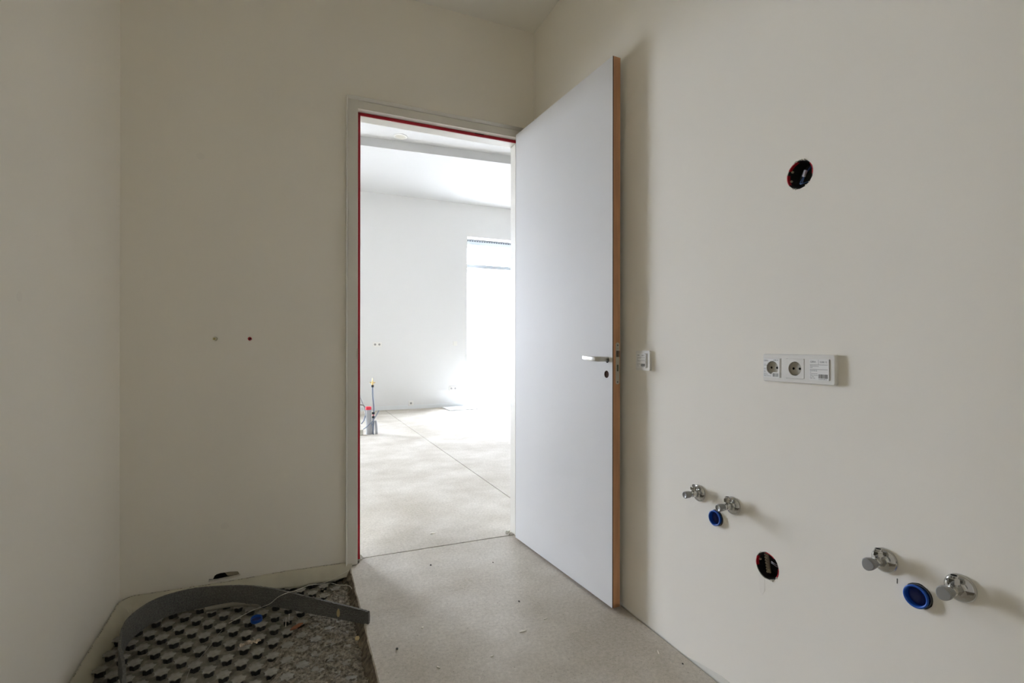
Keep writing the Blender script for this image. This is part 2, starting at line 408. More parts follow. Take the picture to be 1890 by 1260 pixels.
# ------------------------------------------------------------------ door frame and door
frame = bpy.data.objects.new('trim_1', None); C.objects.link(frame); struct(frame)
FY0, FYR, FY1 = 2.643, 2.688, 2.760           # face, rebate, far edge
JL, JR, HZ = 0.2925, 1.2005, 2.311             # clear rebate edges of jambs and head
LIP = 2.366
def jamb_profile(s, inner):                    # s=+1 left jamb; returns (x, y)
    o = inner - s * .058
    P = [(o, YB + .01), (o, FY0 - .009), (o + s * .001, FY0 - .010), (o + s * .0085, FY0 - .001), (o + s * .0085, FY0 + .003), (o + s * .0100, FY0 + .003), (o + s * .0100, FY0), (inner - s * .002, FY0), (inner, FY0 + .002),
         (inner, FYR), (inner + s * .0165, FYR), (inner + s * .0165, FY1), (o, FY1), (o, YB + .09)]
    return P
for s, inner in ((1, JL), (-1, JR)):
    bm = NB(); prism(bm, jamb_profile(s, inner), 1, lambda u, v, d: (u, v, .004 + d * (LIP - .004))); link('jamb', bm, M_frame, frame)
bm = NB()
hp = [(FY0 + .0005, HZ), (FYR, HZ), (FYR, HZ - .0165), (FY1, HZ - .0165), (FY1, LIP), (FY0 - .013, LIP + .001), (FY0 - .014, LIP), (FY0 - .001, LIP - .0125), (FY0 + .004, LIP - .0125), (FY0 + .004, LIP - .0145), (FY0 + .0005, LIP - .0145)]
prism(bm, hp, 1, lambda u, v, d: (JL - .054 + d * (JR - JL + .108), u, v)); link('frame_head', bm, M_frame, frame)
def seal(pts):
    bm = NB(); box(bm, *pts); link('seal_strip', bm, M_red, frame)
seal((JL + .0015, FYR - .006, .012, JL + .0152, FYR + .001, HZ - .002))
seal((JL + .0015, FYR - .006, HZ - .0152, JR - .0015, FYR + .001, HZ - .0012))
bm = NB(); box(bm, JL - .007, FY0 - .0015, 1.040, JL + .0006, FY0 + .03, 1.098)
bmesh.ops.bevel(bm, geom=list(bm.edges), offset=.002, segments=2, affect='EDGES'); link('strike_plate', bm, M_plate, frame)
bm = NB(); box(bm, .93, FYR - .0065, HZ - .004, .985, FYR - .001, HZ - .0005); link('seal_tear', bm, M_dark, frame)

HX, HY = 1.1615 + .0013, 2.636
B = Vector((1.2173, 1.757)); A = Vector((HX, HY)); ang = math.atan2(B.y - A.y, B.x - A.x); DL = (B - A).length
MD = Matrix.Translation((HX, HY, 0)) @ Matrix.Rotation(ang, 4, 'Z')
door = bpy.data.objects.new('door_1', None); C.objects.link(door); door.matrix_world = MD; struct(door, 'white flush interior door standing open against the right wall')
door['category'] = 'door'
DT, DZ0, DZ1 = .0405, .013, 2.32
kx, kz, hx, hz = DL - .0405, .988, DL - .036, 1.049
bm = NB(); fd = lambda u, v, d: (u, d, v)
sheet(bm, [(0, DZ0), (DL - .0006, DZ0), (DL - .0006, DZ1), (0, DZ1)], [circle(kx, kz, .0155, 24), circle(hx, hz, .0125, 24)], fd, .0048, False, .018, 0, 1)
link('front_face', bm, None, door, mats=[M_door, M_darkline])
bm = NB(); box(bm, 0, .0050, DZ0, DL - .012, DT - .003, DZ1); link('door_core', bm, M_brownhole, door)
# recess linings where the core shows through the bored holes
bm = NB(); box(bm, 0, DT - .003, DZ0, DL - .0006, DT, DZ1); link('back_face', bm, M_door, door)
bm = NB(); box(bm, DL - .012, .0046, DZ0, DL, DT - .001, DZ1); link('edge_band', bm, M_wood, door)
bm = NB(); box(bm, 0, .0046, DZ0 - .001, DL, DT - .001, DZ0 + .01); link('edge_band', bm, M_wood, door)
bm = NB(); prism(bm, circle(kx, kz, .0152, 24), .0006, lambda u, v, d: (u, .0044 - d, v)); link('keyhole', bm, M_brownhole, door)
bm = NB(); prism(bm, circle(hx, hz, .0122, 24), .0006, lambda u, v, d: (u, .0044 - d, v)); link('handle_bore', bm, M_dark, door)
# lever: neck out of the bore, bar towards the hinge
bm = NB()
pth = [(hx + .001, .002, hz + .003), (hx + .001, -.02, hz + .0035), (hx, -.036, hz + .004), (hx - .004, -.044, hz + .004), (hx - .012, -.0485, hz + .0043), (hx - .04, -.050, hz + .005), (hx - .07, -.050, hz + .0065), (hx - .104, -.0495, hz + .0085)]
rad = [(.0095, .0105), (.0095, .0105), (.0095, .0108), (.0085, .0108), (.0075, .0106), (.0068, .0102), (.0062, .0096), (.0056, .0088)]
P = [Vector(p) for p in pth]; rr = []
for i, p in enumerate(P):
    t = (P[min(i + 1, len(P) - 1)] - P[max(i - 1, 0)]).normalized(); up = Vector((0, 0, 1)); a = t.cross(up).normalized()
    ring = []
    for k in range(16):
        an = 2 * PI * k / 16; cs, sn = math.cos(an), math.sin(an); e = .55
        ring.append(bm.verts.new(p + a * rad[i][0] * math.copysign(abs(cs) ** e, cs) + up * rad[i][1] * math.copysign(abs(sn) ** e, sn)))
    rr.append(ring)
for a, b in zip(rr, rr[1:]):
    for k in range(16): bm.faces.new((a[k], a[(k + 1) % 16], b[(k + 1) % 16], b[k]))
bm.faces.new(rr[0]); bm.faces.new(rr[-1])
lever = link('lever_handle', bm, M_steel, door, smooth=True)
bm = NB(); prism(bm, circle(0, 0, .0026, 12), .0008, lambda u, v, d: (hx - .0095 - d, -.019 + u, hz + .005 + v)); link('grub_screw', bm, M_dark, lever)
# lock plate on the wooden edge
pc = .0255
fe = lambda u, v, d: (DL + d, pc + u, v)
bm = NB(); prism(bm, rrect(-.0098, .947, .0098, 1.1228, .0095, 6), .0012, fe); plate = link('lock_plate', bm, M_plate, door)
for z in (1.111, .957):
    bm = NB(); prism(bm, circle(0, z, .0034, 12), .0018, fe); link('screw', bm, M_inkgrey, plate)
bm = NB(); prism(bm, rrect(-.0065, 1.0615, .009, 1.088, .0015, 2), .009, lambda u, v, d: (DL + (d if u < 0 else d * .25), pc + u, v)); link('latch', bm, mat('dark_latch', (.22, .21, .18), .35, metal=.9), plate)
bm = NB(); prism(bm, rrect(-.0042, 1.002, .0042, 1.0295, .001, 2), .0016, fe); link('deadbolt', bm, mat('dark_bolt', (.16, .17, .13), .4, metal=.8), plate)
bm = NB(); prism(bm, [(-.004, 1.097), (.004, 1.097), (.004, 1.0978), (-.004, 1.0978)], .0016, fe); link('engraved_mark', bm, M_inkgrey, plate)

# ------------------------------------------------------------------ right wall: switch, sockets, boxes, valves, drain caps
def label_print(bm, x0, y0, x1, y1, z, bars=True):
    """packing label: maker's name, code, ruled lines, small print, bar code"""
    w, h = x1 - x0, y1 - y0
    text(bm, 'GIRA', x0 + .05 * w, y1 - .165 * h, .085 * h, z); text(bm, '0288 12', x0 + .54 * w, y1 - .165 * h, .075 * h, z)
    rect(bm, x0 + .46 * w, y1 - .25 * h, x0 + .468 * w, y1 - .02 * h, z)
    for q in (.27, .49, .70): rect(bm, x0 + .03 * w, y1 - q * h, x0 + (.93 if q < .6 else .42) * w, y1 - (q - .012) * h, z)
    for s, a, hh in (('Abdeckrahmen', .345, .05), ('3fach', .42, .045), ('Reinweiss gl.', .565, .05), ('W', .64, .04), ('Made in Germany', .78, .038), ('CE  IP20', .85, .038), ('250V~ 16A', .92, .038)):
        text(bm, s, x0 + .04 * w, y1 - a * h, hh * h, z)
    if bars:
        rnd = random.Random(3); x = x0 + .47 * w
        while x < x0 + .92 * w:
            b = rnd.choice((.008, .012, .02)) * w
            rect(bm, x, y0 + .10 * h, x + b, y0 + .29 * h, z); x += b + rnd.choice((.008, .012, .016)) * w
        text(bm, '4 010337 288125', x0 + .47 * w, y0 + .035 * h, .04 * h, z)
# single switch behind the door edge
sw = thing('light_switch', 'small square white light switch with printed label, beside the open door edge', 'switch', on_right(1.635, 1.0495))
bm = NB(); sheet(bm, rrect(-.0435, -.0395, .0435, .0395, .006), [rrect(-.028, -.028, .028, .028, .002)], lambda u, v, d: (u, v, .010 - d), .010, False, .006)
link('frame', bm, M_white, sw)
bm = NB(); bbox(bm, -.0275, -.0275, .003, .0275, .0275, .0125, .0015); rk = link('rocker', bm, M_white, sw)
bm = NB(); prism(bm, rrect(-.0345, -.030, .0235, .029, .001), .0004, lambda u, v, d: (u, v, .0127 + d)); st = link('sticker', bm, M_sticker, sw)
bm = NB(); label_print(bm, -.033, -.029, .0225, .028, .0134)
rect(bm, .0225, -.029, .0232, .028, .0134); rect(bm, .018, .0262, .0232, .028, .0134)
link('print', bm, M_ink, st)
# triple frame
cx = .9625 + .0045
so = thing('triple_socket', 'long white wall plate with two power sockets and a labelled blank, right wall', 'socket', on_right(.9631, 1.0428))
W2 = .1095
bm = NB()
ins = [(-.0755, 0), (-.0045, 0), (.0665, 0)]
holes = [rrect(u - .0278, -.0278, u + .0278, .0278, .001, 2) for u, _ in ins]
sheet(bm, rrect(-W2 + .0025, -.0375, W2 - .0025, .0375, .004), holes, lambda u, v, d: (u, v, .0115 - d), 0, False, .006)
o_, i_ = rrect(-W2, -.040, W2, .040, .006), rrect(-W2 + .0025, -.0375, W2 - .0025, .0375, .004)
a = [bm.verts.new((u, v, .0115)) for u, v in i_]; b = [bm.verts.new((u, v, .0085)) for u, v in o_]; c = [bm.verts.new((u, v, 0)) for u, v in o_]
for p, q in ((a, b), (b, c)):
    for i in range(len(p)): j = (i + 1) % len(p); bm.faces.new((p[i], p[j], q[j], q[i]))
for u, _ in ins: box(bm, u - .029, -.029, .0005, u + .029, .029, .002)
bmesh.ops.remove_doubles(bm, verts=bm.verts, dist=1e-6)
link('frame', bm, M_white, so)
def insert(u):
    bm = NB(); prof = circle(u, 0, .0195, 32)
    sheet(bm, rrect(u - .0272, -.0272, u + .0272, .0272, .001, 2), [prof], lambda x, y, d: (x, y, .0122 - d), .007, False, .0090, 0, None)
    o = link('socket_insert', bm, M_white, so)
    bm = NB(); prism(bm, circle(u, 0, .0194, 32), .0006, lambda x, y, d: (x, y, .0034 + d)); bw = link('socket_well', bm, M_sockin, o)
    bm = NB(); lathe(bm, [(.0194, .0036), (.0194, .0121)], 32, u, 0); link('well_lining', bm, M_sockin, o)
    for s in (-1, 1):
        bm = NB(); prism(bm, circle(u + s * .0095, 0, (.0034), 12), .0004, lambda x, y, d: (x, y, .0042 + d)); link('pin_hole', bm, M_dark, o)
        bm = NB(); box(bm, u - .003, s * .0193 - .0016,   .0038, u + .003, s * .0193 + .0016, .0112); link('earth_clip', bm, M_pipegrey, o)
    bm = NB(); prism(bm, circle(u, 0, .0026, 10), .0004, lambda x, y, d: (x, y, .0042 + d)); link('centre_screw', bm, M_plate, o)
    return o
i1, i2 = insert(ins[0][0]), insert(ins[1][0])
u = ins[0][0]
arc = [(u + .0192 * math.cos(t), .0192 * math.sin(t)) for t in [PI * (-.12 + 1.62 * i / 22) for i in range(23)]] + [(u - .004, -.0178), (u + .003, -.0125), (u + .0185, -.0125)]
bm = NB(); sheet(bm, rrect(u - .0295, -.0285, u + .024, .0265, .001, 2), [arc], lambda x, y, d: (x, y, .0131 - d), .0004)
st = link('sticker', bm, M_sticker, so, )
bm = NB()
text(bm, 'GIRA', u - .0285, .0185, .0046, .01315); text(bm, '4188 03', u + .0035, .0205, .0034, .01315)
for y, l in ((.0095, .008), (-.002, .007), (-.0095, .006), (-.0165, .010)): rect(bm, u - .028, y, u - .028 + l, y + .0005, .01315)
for s, y in (('SCHUKO', .0055), ('Steck', -.005), ('16A', -.0130), ('Reinweiss', -.0205), ('Made in Germany', -.0245)): text(bm, s, u - .028, y, .0024, .01315)
rnd = random.Random(5); x = u + .002
while x < u + .0205:
    bb = rnd.choice((.0005, .0008, .0012)); rect(bm, x, -.0255, x + bb, -.0155, .01315); x += bb + rnd.choice((.0005, .0007, .001))
link('print', bm, M_ink, st)
u = ins[2][0]
bm = NB(); bbox(bm, u - .0272, -.0272, .0056, u + .0272, .0272, .0124, .001); bl = link('blank_insert', bm, M_white, so)
bm = NB(); prism(bm, rrect(u - .0275, -.0285, u + .0275, .0275, .0008, 2), .0004, lambda x, y, d: (x, y, .0126 + d)); st = link('sticker', bm, M_sticker, so)
bm = NB(); label_print(bm, u - .0275, -.0285, u + .0275, .0275, .0131); rect(bm, u + .0268, -.0285, u + .0275, .0275, .01305); link('print', bm, M_ink, st)

# flush electrical boxes
def jbox(pos, label, kind):
    t = thing('junction_box', label, 'junction box', on_right(*pos))
    bm = NB(); lathe(bm, [(.0388, -.0015), (.0372, -.0015), (.0368, -.050), (.0001, -.051)], 32); link('cup', bm, M_black, t, smooth=False)
    arcs = ((100, 150), (-12, 38), (168, 214)) if kind == 'hi' else ((52, 100), (-40, 8), (150, 196))
    for a0, a1 in arcs:
        bm = NB(); n = 8
        ro = [[bm.verts.new((r * math.cos(math.radians(a0 + (a1 - a0) * i / n)), r * math.sin(math.radians(a0 + (a1 - a0) * i / n)), z)) for i in range(n + 1)] for r, z in ((.0391, .0004), (.0366, .0004), (.0360, -.009))]
        for p, q in zip(ro, ro[1:]):
            for i in range(n): bm.faces.new((p[i], p[i + 1], q[i + 1], q[i]))
        link('red_rim', bm, M_redplastic, t)
    for an in ((150, 195, 8) if kind == 'hi' else (168, -14)):
        an = math.radians(an); bm = NB(); lathe(bm, [(.0032, -.012), (.0032, -.008), (.0015, -.0078)], 10, .0335 * math.cos(an), .0335 * math.sin(an), cap1=True); link('screw', bm, M_beige, t)
    if kind == 'hi':
        bm = NB(); tube(bm, smooth_path([(.018, .034, -.045), (.012, .012, -.02), (.004, -.006, -.012), (-.006, -.022, -.010), (.004, -.0245, -.009), (.016, -.022, -.016), (.03, -.016, -.04)], 6), .0016); link('blue_wire', bm, M_bluewire, t)
        bm = NB(); tube(bm, smooth_path([(.022, .036, -.045), (.02, .02, -.02), (.012, .002, -.010), (.004, -.016, -.009), (.0, -.022, -.012)], 6), .0011); link('wire', bm, M_bluewire, t)
        bm = NB(); bbox(bm, -.0035, -.009, -.005, .0035, .009, .002, .0012); link('wire_connector', bm, mat('white_connector', (.5, .49, .55), .5), t, M=Matrix.Translation((.0095, .001, -.006)) @ Matrix.Rotation(math.radians(-22), 4, 'Z'))
    else:
        MM = Matrix.Translation((-.017, -.001, -.022)) @ Matrix.Rotation(math.radians(9), 4, 'Z')
        bm = NB(); box(bm, -.004, -.029, -.005, .004, .027, .0); blk = link('terminal_strip', bm, M_beige, t, M=MM)
        for k in range(7):
            bm = NB(); lathe(bm, [(.0034, 0), (.0034, .005), (.002, .0052), (.002, .002)], 10, -.001, -.025 + k * .0082, cap1=True); link('terminal', bm, M_beige, blk)
        for k in range(2):
            bm = NB(); tube(bm, smooth_path([(.003, .012 - .004 * k, -.014), (.014, .013 - .004 * k, -.009), (.024, .010 - .005 * k, -.012), (.034, .004, -.03)], 5), .0011); link('wire', bm, M_greywire, t)
    rnd = random.Random(9 if kind == 'hi' else 4)
    bm = NB()
    for k in range(14):
        an = math.radians(rnd.choice((rnd.uniform(60, 125), rnd.uniform(225, 320))) if kind == 'hi' else rnd.choice((rnd.uniform(98, 140), rnd.uniform(285, 330))))
        b2 = bmesh.ops.create_icosphere(bm, subdivisions=1, radius=rnd.uniform(.0012, .0032))
        for v in b2['verts']: v.co = v.co + Vector((.0395 * math.cos(an), .0395 * math.sin(an), .0005)) + Vector([rnd.uniform(-.0007, .0007) for _ in range(3)])
    o = link('plaster_crumbs', bm, M_plaster, t); o['kind'] = 'stuff'
jbox(BOX_HI, 'open black electrical box with blue wire, high on the right wall', 'hi')
jbox(BOX_LO, 'open black electrical box with beige terminal strip, low on the right wall', 'lo')

# angle valves: rosette on the wall, knob outward, outlet nut upward
def valve(y, z, label, rot=0.0, k=1.0, knob='round'):
    t = thing('angle_valve', label, 'valve', on_right(y, z) @ Matrix.Rotation(rot, 4, 'Z'), 'chrome angle valves on the right wall')
    bm = NB(); lathe(bm, [(.0275, 0), (.0288, .002), (.0285, .005), (.025, .0078), (.016, .0098), (.011, .0105), (.0105, .013)], 40, cap1=True)
    link('rosette', bm, M_chrome, t, smooth=True)
    bm = NB(); lathe(bm, [(.0095, .009), (.0095, .016), (.0108, .018), (.0108, .034), (.0088, .037), (.0075, .042)], 24, cap1=True)
    lathe(bm, [(.0125, .014), (.0125, .017)], 6, cap0=True, cap1=True)
    link('valve_body', bm, M_chrome, t, smooth=False)
    bm = NB(); lathe(bm, [(.0072, .006), (.0072, .014)], 20, 0, .027, 'y', cap0=True); nut0 = .014
    lathe(bm, [(.0098, nut0), (.0102, nut0 + .0015), (.0102, nut0 + .0105), (.0085, nut0 + .0125)], 6, 0, .027, 'y', cap0=True)
    lathe(bm, [(.0076, nut0 + .012), (.0076, nut0 + .0165), (.0058, nut0 + .0168), (.0052, nut0 + .006)], 20, 0, .027, 'y', cap1=True)
    ou = link('outlet', bm, M_chrome, t)
    bm = NB(); prism(bm, circle(0, .027, .0056, 16), .0004, lambda x, y, d: (x, nut0 + .0162 + d, y)); link('bore', bm, M_dark, ou)
    bm = NB()
    if knob == 'round':
        lathe(bm, [(.0065, .040), (.0100, .042), (.0114, .048), (.0120, .062), (.0112, .066), (.0088, .0668), (.0082, .0658)], 36, cap0=True, cap1=True, lobes=12, lob=.015)
        link('knob', bm, M_grey_knob, t, smooth=True)
    else:
        pr = [(.0075, .039), (.0105, .042), (.0128, .050), (.0145, .061), (.0142, .0655), (.0125, .067)]
        lathe(bm, pr, 24, cap0=True, cap1=True, lobes=3, lob=.06)
        link('knob', bm, M_grey_knob, t, smooth=False)
    return t
valve(1.3374, .5985, 'chrome angle valve farthest from the camera, nearest the open door')
valve(1.1901, .5975, 'chrome angle valve just above the smaller blue pipe cap')
valve(.7414, .598, 'chrome angle valve left of the larger blue pipe cap', knob='lobed')
valve(.5936, .597, 'chrome angle valve right of the larger blue pipe cap, nearest the camera', knob='lobed')

def drain_cap(pos, label, off):
    t = thing('pipe_cap', label, 'pipe cap', on_right(*pos), 'blue pipe caps in the right wall')
    ox, oy = off
    bm = NB(); lathe(bm, [(.0258, -.05), (.0258, .0015), (.0236, .0015), (.0236, -.03)], 32); link('drain_pipe_end', bm, M_pipegrey, t)
    bm = NB(); lathe(bm, [(.0225, -.008), (.0225, .006), (.0252, .007), (.0252, .0105), (.0238, .0115), (.0213, .0112), (.0203, .009), (.0198, -.004)], 40, ox, oy); c = link('cap_rim', bm, M_blue, t, smooth=True)
    bm = NB(); lathe(bm, [(.0199, .0), (.0185, -.006), (.0001, -.0065)], 32, ox, oy); link('cap_bowl', bm, M_bluedark, c, smooth=True)
drain_cap(DRAIN_A, 'smaller-looking blue pipe cap in the right wall, below the second valve', (-.001, -.0005))
drain_cap(DRAIN_B, 'larger blue pipe cap in the right wall, between the two near valves', (-.0015, -.0008))

# grey-white edge strip standing between screed and right wall
bm = NB(); prev = None
ys = [2.62 - .02 * i for i in range(int((2.62 - YR) / .02))]
for y in ys:
    t = min(1, max(0, (1.62 - y) / .38)); h = -.030 + .054 * t + .0015 * noise.noise(Vector((y * 12, 5, 5)))
    lean = .0035 + .003 * t
    q = [bm.verts.new(p) for p in ((XR - lean, y, -.05), (XR - .0012, y, h), (XR - .0002, y, h), (XR - .0002, y, -.05))]
    if prev:
        for i in range(3): bm.faces.new((prev[i], prev[i + 1], q[i + 1], q[i]))
    prev = q
tag(link('edge_strip', bm, mat('pale_edge_strip', (.74, .72, .65), .6)), 'thin pale insulation strip along the base of the right wall', 'edge strip')

# ------------------------------------------------------------------ plugs in the back wall
t = thing('wall_plug', 'cream round pipe plug in the back wall, left of the red one', 'plug', on_back(*PLUG_C))
bm = NB(); lathe(bm, [(.0086, -.03), (.0086, .009), (.0078, .0105), (.0058, .0105), (.0055, .009), (.0054, -.004)], 28); c = link('plug_collar', bm, M_cream, t, smooth=False)
bm = NB(); prism(bm, circle(0, 0, .0055, 20), .001, lambda x, y, d: (x, y, .003 + d)); link('plug_recess', bm, M_creamin, c)
t = thing('wall_plug', 'small dark red pipe plug sunk in the back wall, right of the cream one', 'plug', on_back(*PLUG_R))
bm = NB(); lathe(bm, [(.0088, -.02), (.0086, .0005), (.0070, .001), (.0050, -.004), (.0042, -.018)], 8); link('plug_collar', bm, M_redplastic, t)
bm = NB(); prism(bm, circle(.001, -.0005, .0046, 10), .001, lambda x, y, d: (x, y, -.017 + d)); c = link('plug_recess', bm, M_dark, t)
bm = NB(); b2 = bmesh.ops.create_icosphere(bm, subdivisions=1, radius=.0018)
for v in b2['verts']: v.co = Vector((v.co.x * .8 + .0042, v.co.y * 1.3 - .0048, v.co.z + .001))
link('plaster_fleck', bm, M_plaster, t)

# ------------------------------------------------------------------ recess: film skirt, studded mat, mortar, foam strip
def film_pt(s):      # path along the wall foot: left wall then back wall; returns (wall point, outward normal, top z, arclen)
    pass
path = []
y = 1.0
while y < 2.585: path.append((XL, y, 1, 0, max(-.034, .0134 - (2.64 - y) * .057))); y += .012
for i in range(9):
    a = i / 8 * PI / 2; r = .055
    path.append((XL + r - r * math.cos(a) , 2.60 + r * math.sin(a), math.cos(a), -math.sin(a), .0134 + .011 * i / 8))
x = XL + .07
while x < .268: path.append((x, YB, 0, -1, .0246 + (-.0054 * min(1, (x + .64) / .31) if x < -.33 else -.0054 + .006 * (1 - abs(x + .05) / .28) if x < .23 else -.006))); x += .012
bm = NB(); prev = None; foot = []
N = 9
for i, (px, py, nx, ny, tz) in enumerate(path):
    row = []
    corner = abs(nx) > .05 and abs(ny) > .05
    d0 = max(0, 1 - math.hypot(px - XL, py - YB) / .3)
    wav = noise.noise(Vector((i * .11, 0, 0))); wav2 = noise.noise(Vector((i * .33, 7, 0)))
    for k in range(N + 1):
        t = k / N
        out = .003 + .050 * t + .010 * t * (1 - t) * 4 * (.4 + wav) + .006 * wav2 * t
        z = tz - (.060 + .012 * wav) * t ** 1.15 + .012 * t * (1 - t) * (1 + wav2)
        z += .010 * d0 * t * noise.noise(Vector((i * .7, k * .5, 3))) + .004 * noise.noise(Vector((i * .12 + k * .22, k * .15, 1))) * t
        if k == 0: z = tz + .0012 * noise.noise(Vector((i * .5, 2, 2)))
        row.append(bm.verts.new((px + nx * out, py + ny * out, z)))
    if prev:
        for k in range(N): bm.faces.new((prev[k], prev[k + 1], row[k + 1], row[k]))
    prev = row
skirt = thing('edge_film', 'cream insulation film skirt drooping from the foot of left and back walls', 'film', Matrix.Identity(4))
o = link('film_sheet', bm, M_film, skirt, smooth=True)
md = o.modifiers.new('thick', 'SOLIDIFY'); md.thickness = .0012; md.offset = 1
bm = NB(); prev = None
for (px, py, nx, ny, tz) in path:
    q = [bm.verts.new((px + nx * d, py + ny * d, z)) for d, z in ((.0015, tz - .003), (.008, tz - .006), (.008, -.078), (.0015, -.078))]
    if prev:
        for k in range(4): bm.faces.new((prev[k], prev[(k + 1) % 4], q[(k + 1) % 4], q[k]))
    prev = q
link('foam_backing', bm, M_foam, skirt)
bm = NB()
rnd = random.Random(2)
for i, (px, py, nx, ny, tz) in enumerate(path[:-1]):
    if rnd.random() < .72:
        tx, ty = -ny, nx; d = .0058; z = tz - .0035 + rnd.uniform(-.001, .001); l = rnd.uniform(.003, .0055)
        c = Vector((px + nx * d, py + ny * d, z + .0024))
        vs = [c + Vector((tx * l, ty * l, 0)) * s + Vector((nx * .0008, ny * .0008, -.0006)) * w for s, w in ((-1, -1), (1, -1), (1, 1), (-1, 1))]
        bm.faces.new([bm.verts.new(v) for v in vs])
pf = link('perforation', bm, M_pipegrey, skirt); pf['kind'] = 'stuff'

# studded mat
matroot = thing('studded_mat', 'dusty grey underfloor heating mat covered in star-shaped studs, in the recess', 'heating mat', Matrix.Translation((-.21, 2.0, -.065)))
MI = Matrix.Translation((.21, -2.0, .065))
bm = NB(); nx, ny = 110, 170
gx = [XL + .012 + (SX - .03 - XL - .012) * i / nx for i in range(nx + 1)]; gy = [1.2 + (YB - .02 - 1.2) * i / ny for i in range(ny + 1)]
V = [[bm.verts.new((x, y, -.0625 + .0025 * noise.noise(Vector((x * 30, y * 30, 0))) + .0035 * max(0, noise.noise(Vector((x * 60, y * 60, 9)))) + .0012 * noise.noise(Vector((x * 150, y * 150, 2))))) for y in gy] for x in gx]
for i in range(nx):
    for j in range(ny): bm.faces.new((V[i][j], V[i + 1][j], V[i + 1][j + 1], V[i][j + 1]))
link('base_sheet', bm, M_mat, matroot, smooth=True, M=MI)
bm = NB(); n = 42; lob = 7
def star(r, z, a=.27):
    q = [r * (1.12 - a * abs(math.sin(lob * PI * i / n)) ** .9) for i in range(n)]
    return [bm.verts.new((q[i] * math.cos(2 * PI * i / n), q[i] * math.sin(2 * PI * i / n), z)) for i in range(n)]
RS = [star(.0215, .0264), star(.0226, .0260), star(.0230, .0252), star(.0227, .0228), star(.0140, .0218, .15), star(.0150, 0, .15)]
bm.faces.new(RS[0])
for k, (a, b) in enumerate(zip(RS, RS[1:])):
    for i in range(n): bm.faces.new((a[i], a[(i + 1) % n], b[(i + 1) % n], b[i])).material_index = 1 if k >= 3 else 0
stud0 = None; PX, PY = -.4812, 2.3623; q = .0506; rnd = random.Random(11); cnt = 0
for i in range(-6, 16):
    for j in range(-24, 8):
        if (i + j) % 2: continue
        x, y = PX + i * q, PY + j * q
        if not (XL + .03 < x < SX - .035 and 1.3 < y < YB - .03): continue
        if stud0 is None: o = stud0 = link('stud', bm, None, matroot, mats=[M_stud, M_studleg])
        else:
            o = stud0.copy(); C.objects.link(o); o.parent = matroot
        o.matrix_local = MI @ Matrix.Translation((x, y, -.0655)) @ Matrix.Rotation(rnd.uniform(-.03, .03), 4, 'X') @ Matrix.Rotation(rnd.uniform(-.03, .03), 4, 'Y') @ Matrix.Rotation(rnd.uniform(-.12, .12) + .3, 4, 'Z')
        cnt += 1

# mortar spilled over the right half of the mat
bm = NB(); st_ = .0045
nx, ny = int((SX + .006 + .23) / st_), int((2.60 - 1.25) / st_)
V = []
for i in range(nx + 1):
    row = []
    for j in range(ny + 1):
        x, y = -.23 + i * st_, 1.25 + j * st_
        lim = -.14 + .5 * max(0, y - 2.05) + .035 * noise.noise(Vector((y * 9, x * 9, 0)))
        m = max(0, min(1, (x - lim) / .10))
        p = Vector((x, y, 0))
        h = .0045 * noise.noise(p * 14) + .0042 * noise.noise(p * 38) + .0032 * noise.noise(p * 90) + .0026 * abs(noise.noise(p * 190)) + .002 * noise.noise(p * 260)
        near = max(0, 1 - (SX - x) / .05); m *= min(1, max(0, (2.585 - .10 * max(0, .2 - x) - y) / .05))
        z = -.0725 + m * (.0300 + .004 * max(0, x) / .25) + h * (.3 + 1.35 * m) - .012 * near * m
        row.append(bm.verts.new((x + .0012 * noise.noise(p * 200 + Vector((5, 0, 0))), y, z)))
    V.append(row)
for i in range(nx):
    for j in range(ny): bm.faces.new((V[i][j], V[i + 1][j], V[i + 1][j + 1], V[i][j + 1]))
rnd = random.Random(21)
for k in range(420):
    x = .25 - abs(rnd.gauss(0, .16)); y = rnd.uniform(1.5, 2.53)
    if x < -.15 + .5 * max(0, y - 2.05) or x > .25: continue
    s = rnd.uniform(.0015, .006) * (1.6 if rnd.random() < .1 else 1)
    b2 = bmesh.ops.create_icosphere(bm, subdivisions=1, radius=s)
    sc = Vector((rnd.uniform(.7, 1.5), rnd.uniform(.7, 1.5), rnd.uniform(.6, 1)))
    for v in b2['verts']: v.co = Vector((v.co.x * sc.x, v.co.y * sc.y, v.co.z * sc.z)) * rnd.uniform(.85, 1.15) + Vector((x, y, -.0385 + .003 * noise.noise(Vector((x * 14, y * 14, 0)))))
tag(link('mortar_spill', bm, M_rubble), 'rough grey-brown mortar crumbs spilled over the mat beside the screed edge', 'mortar', None, 'stuff')

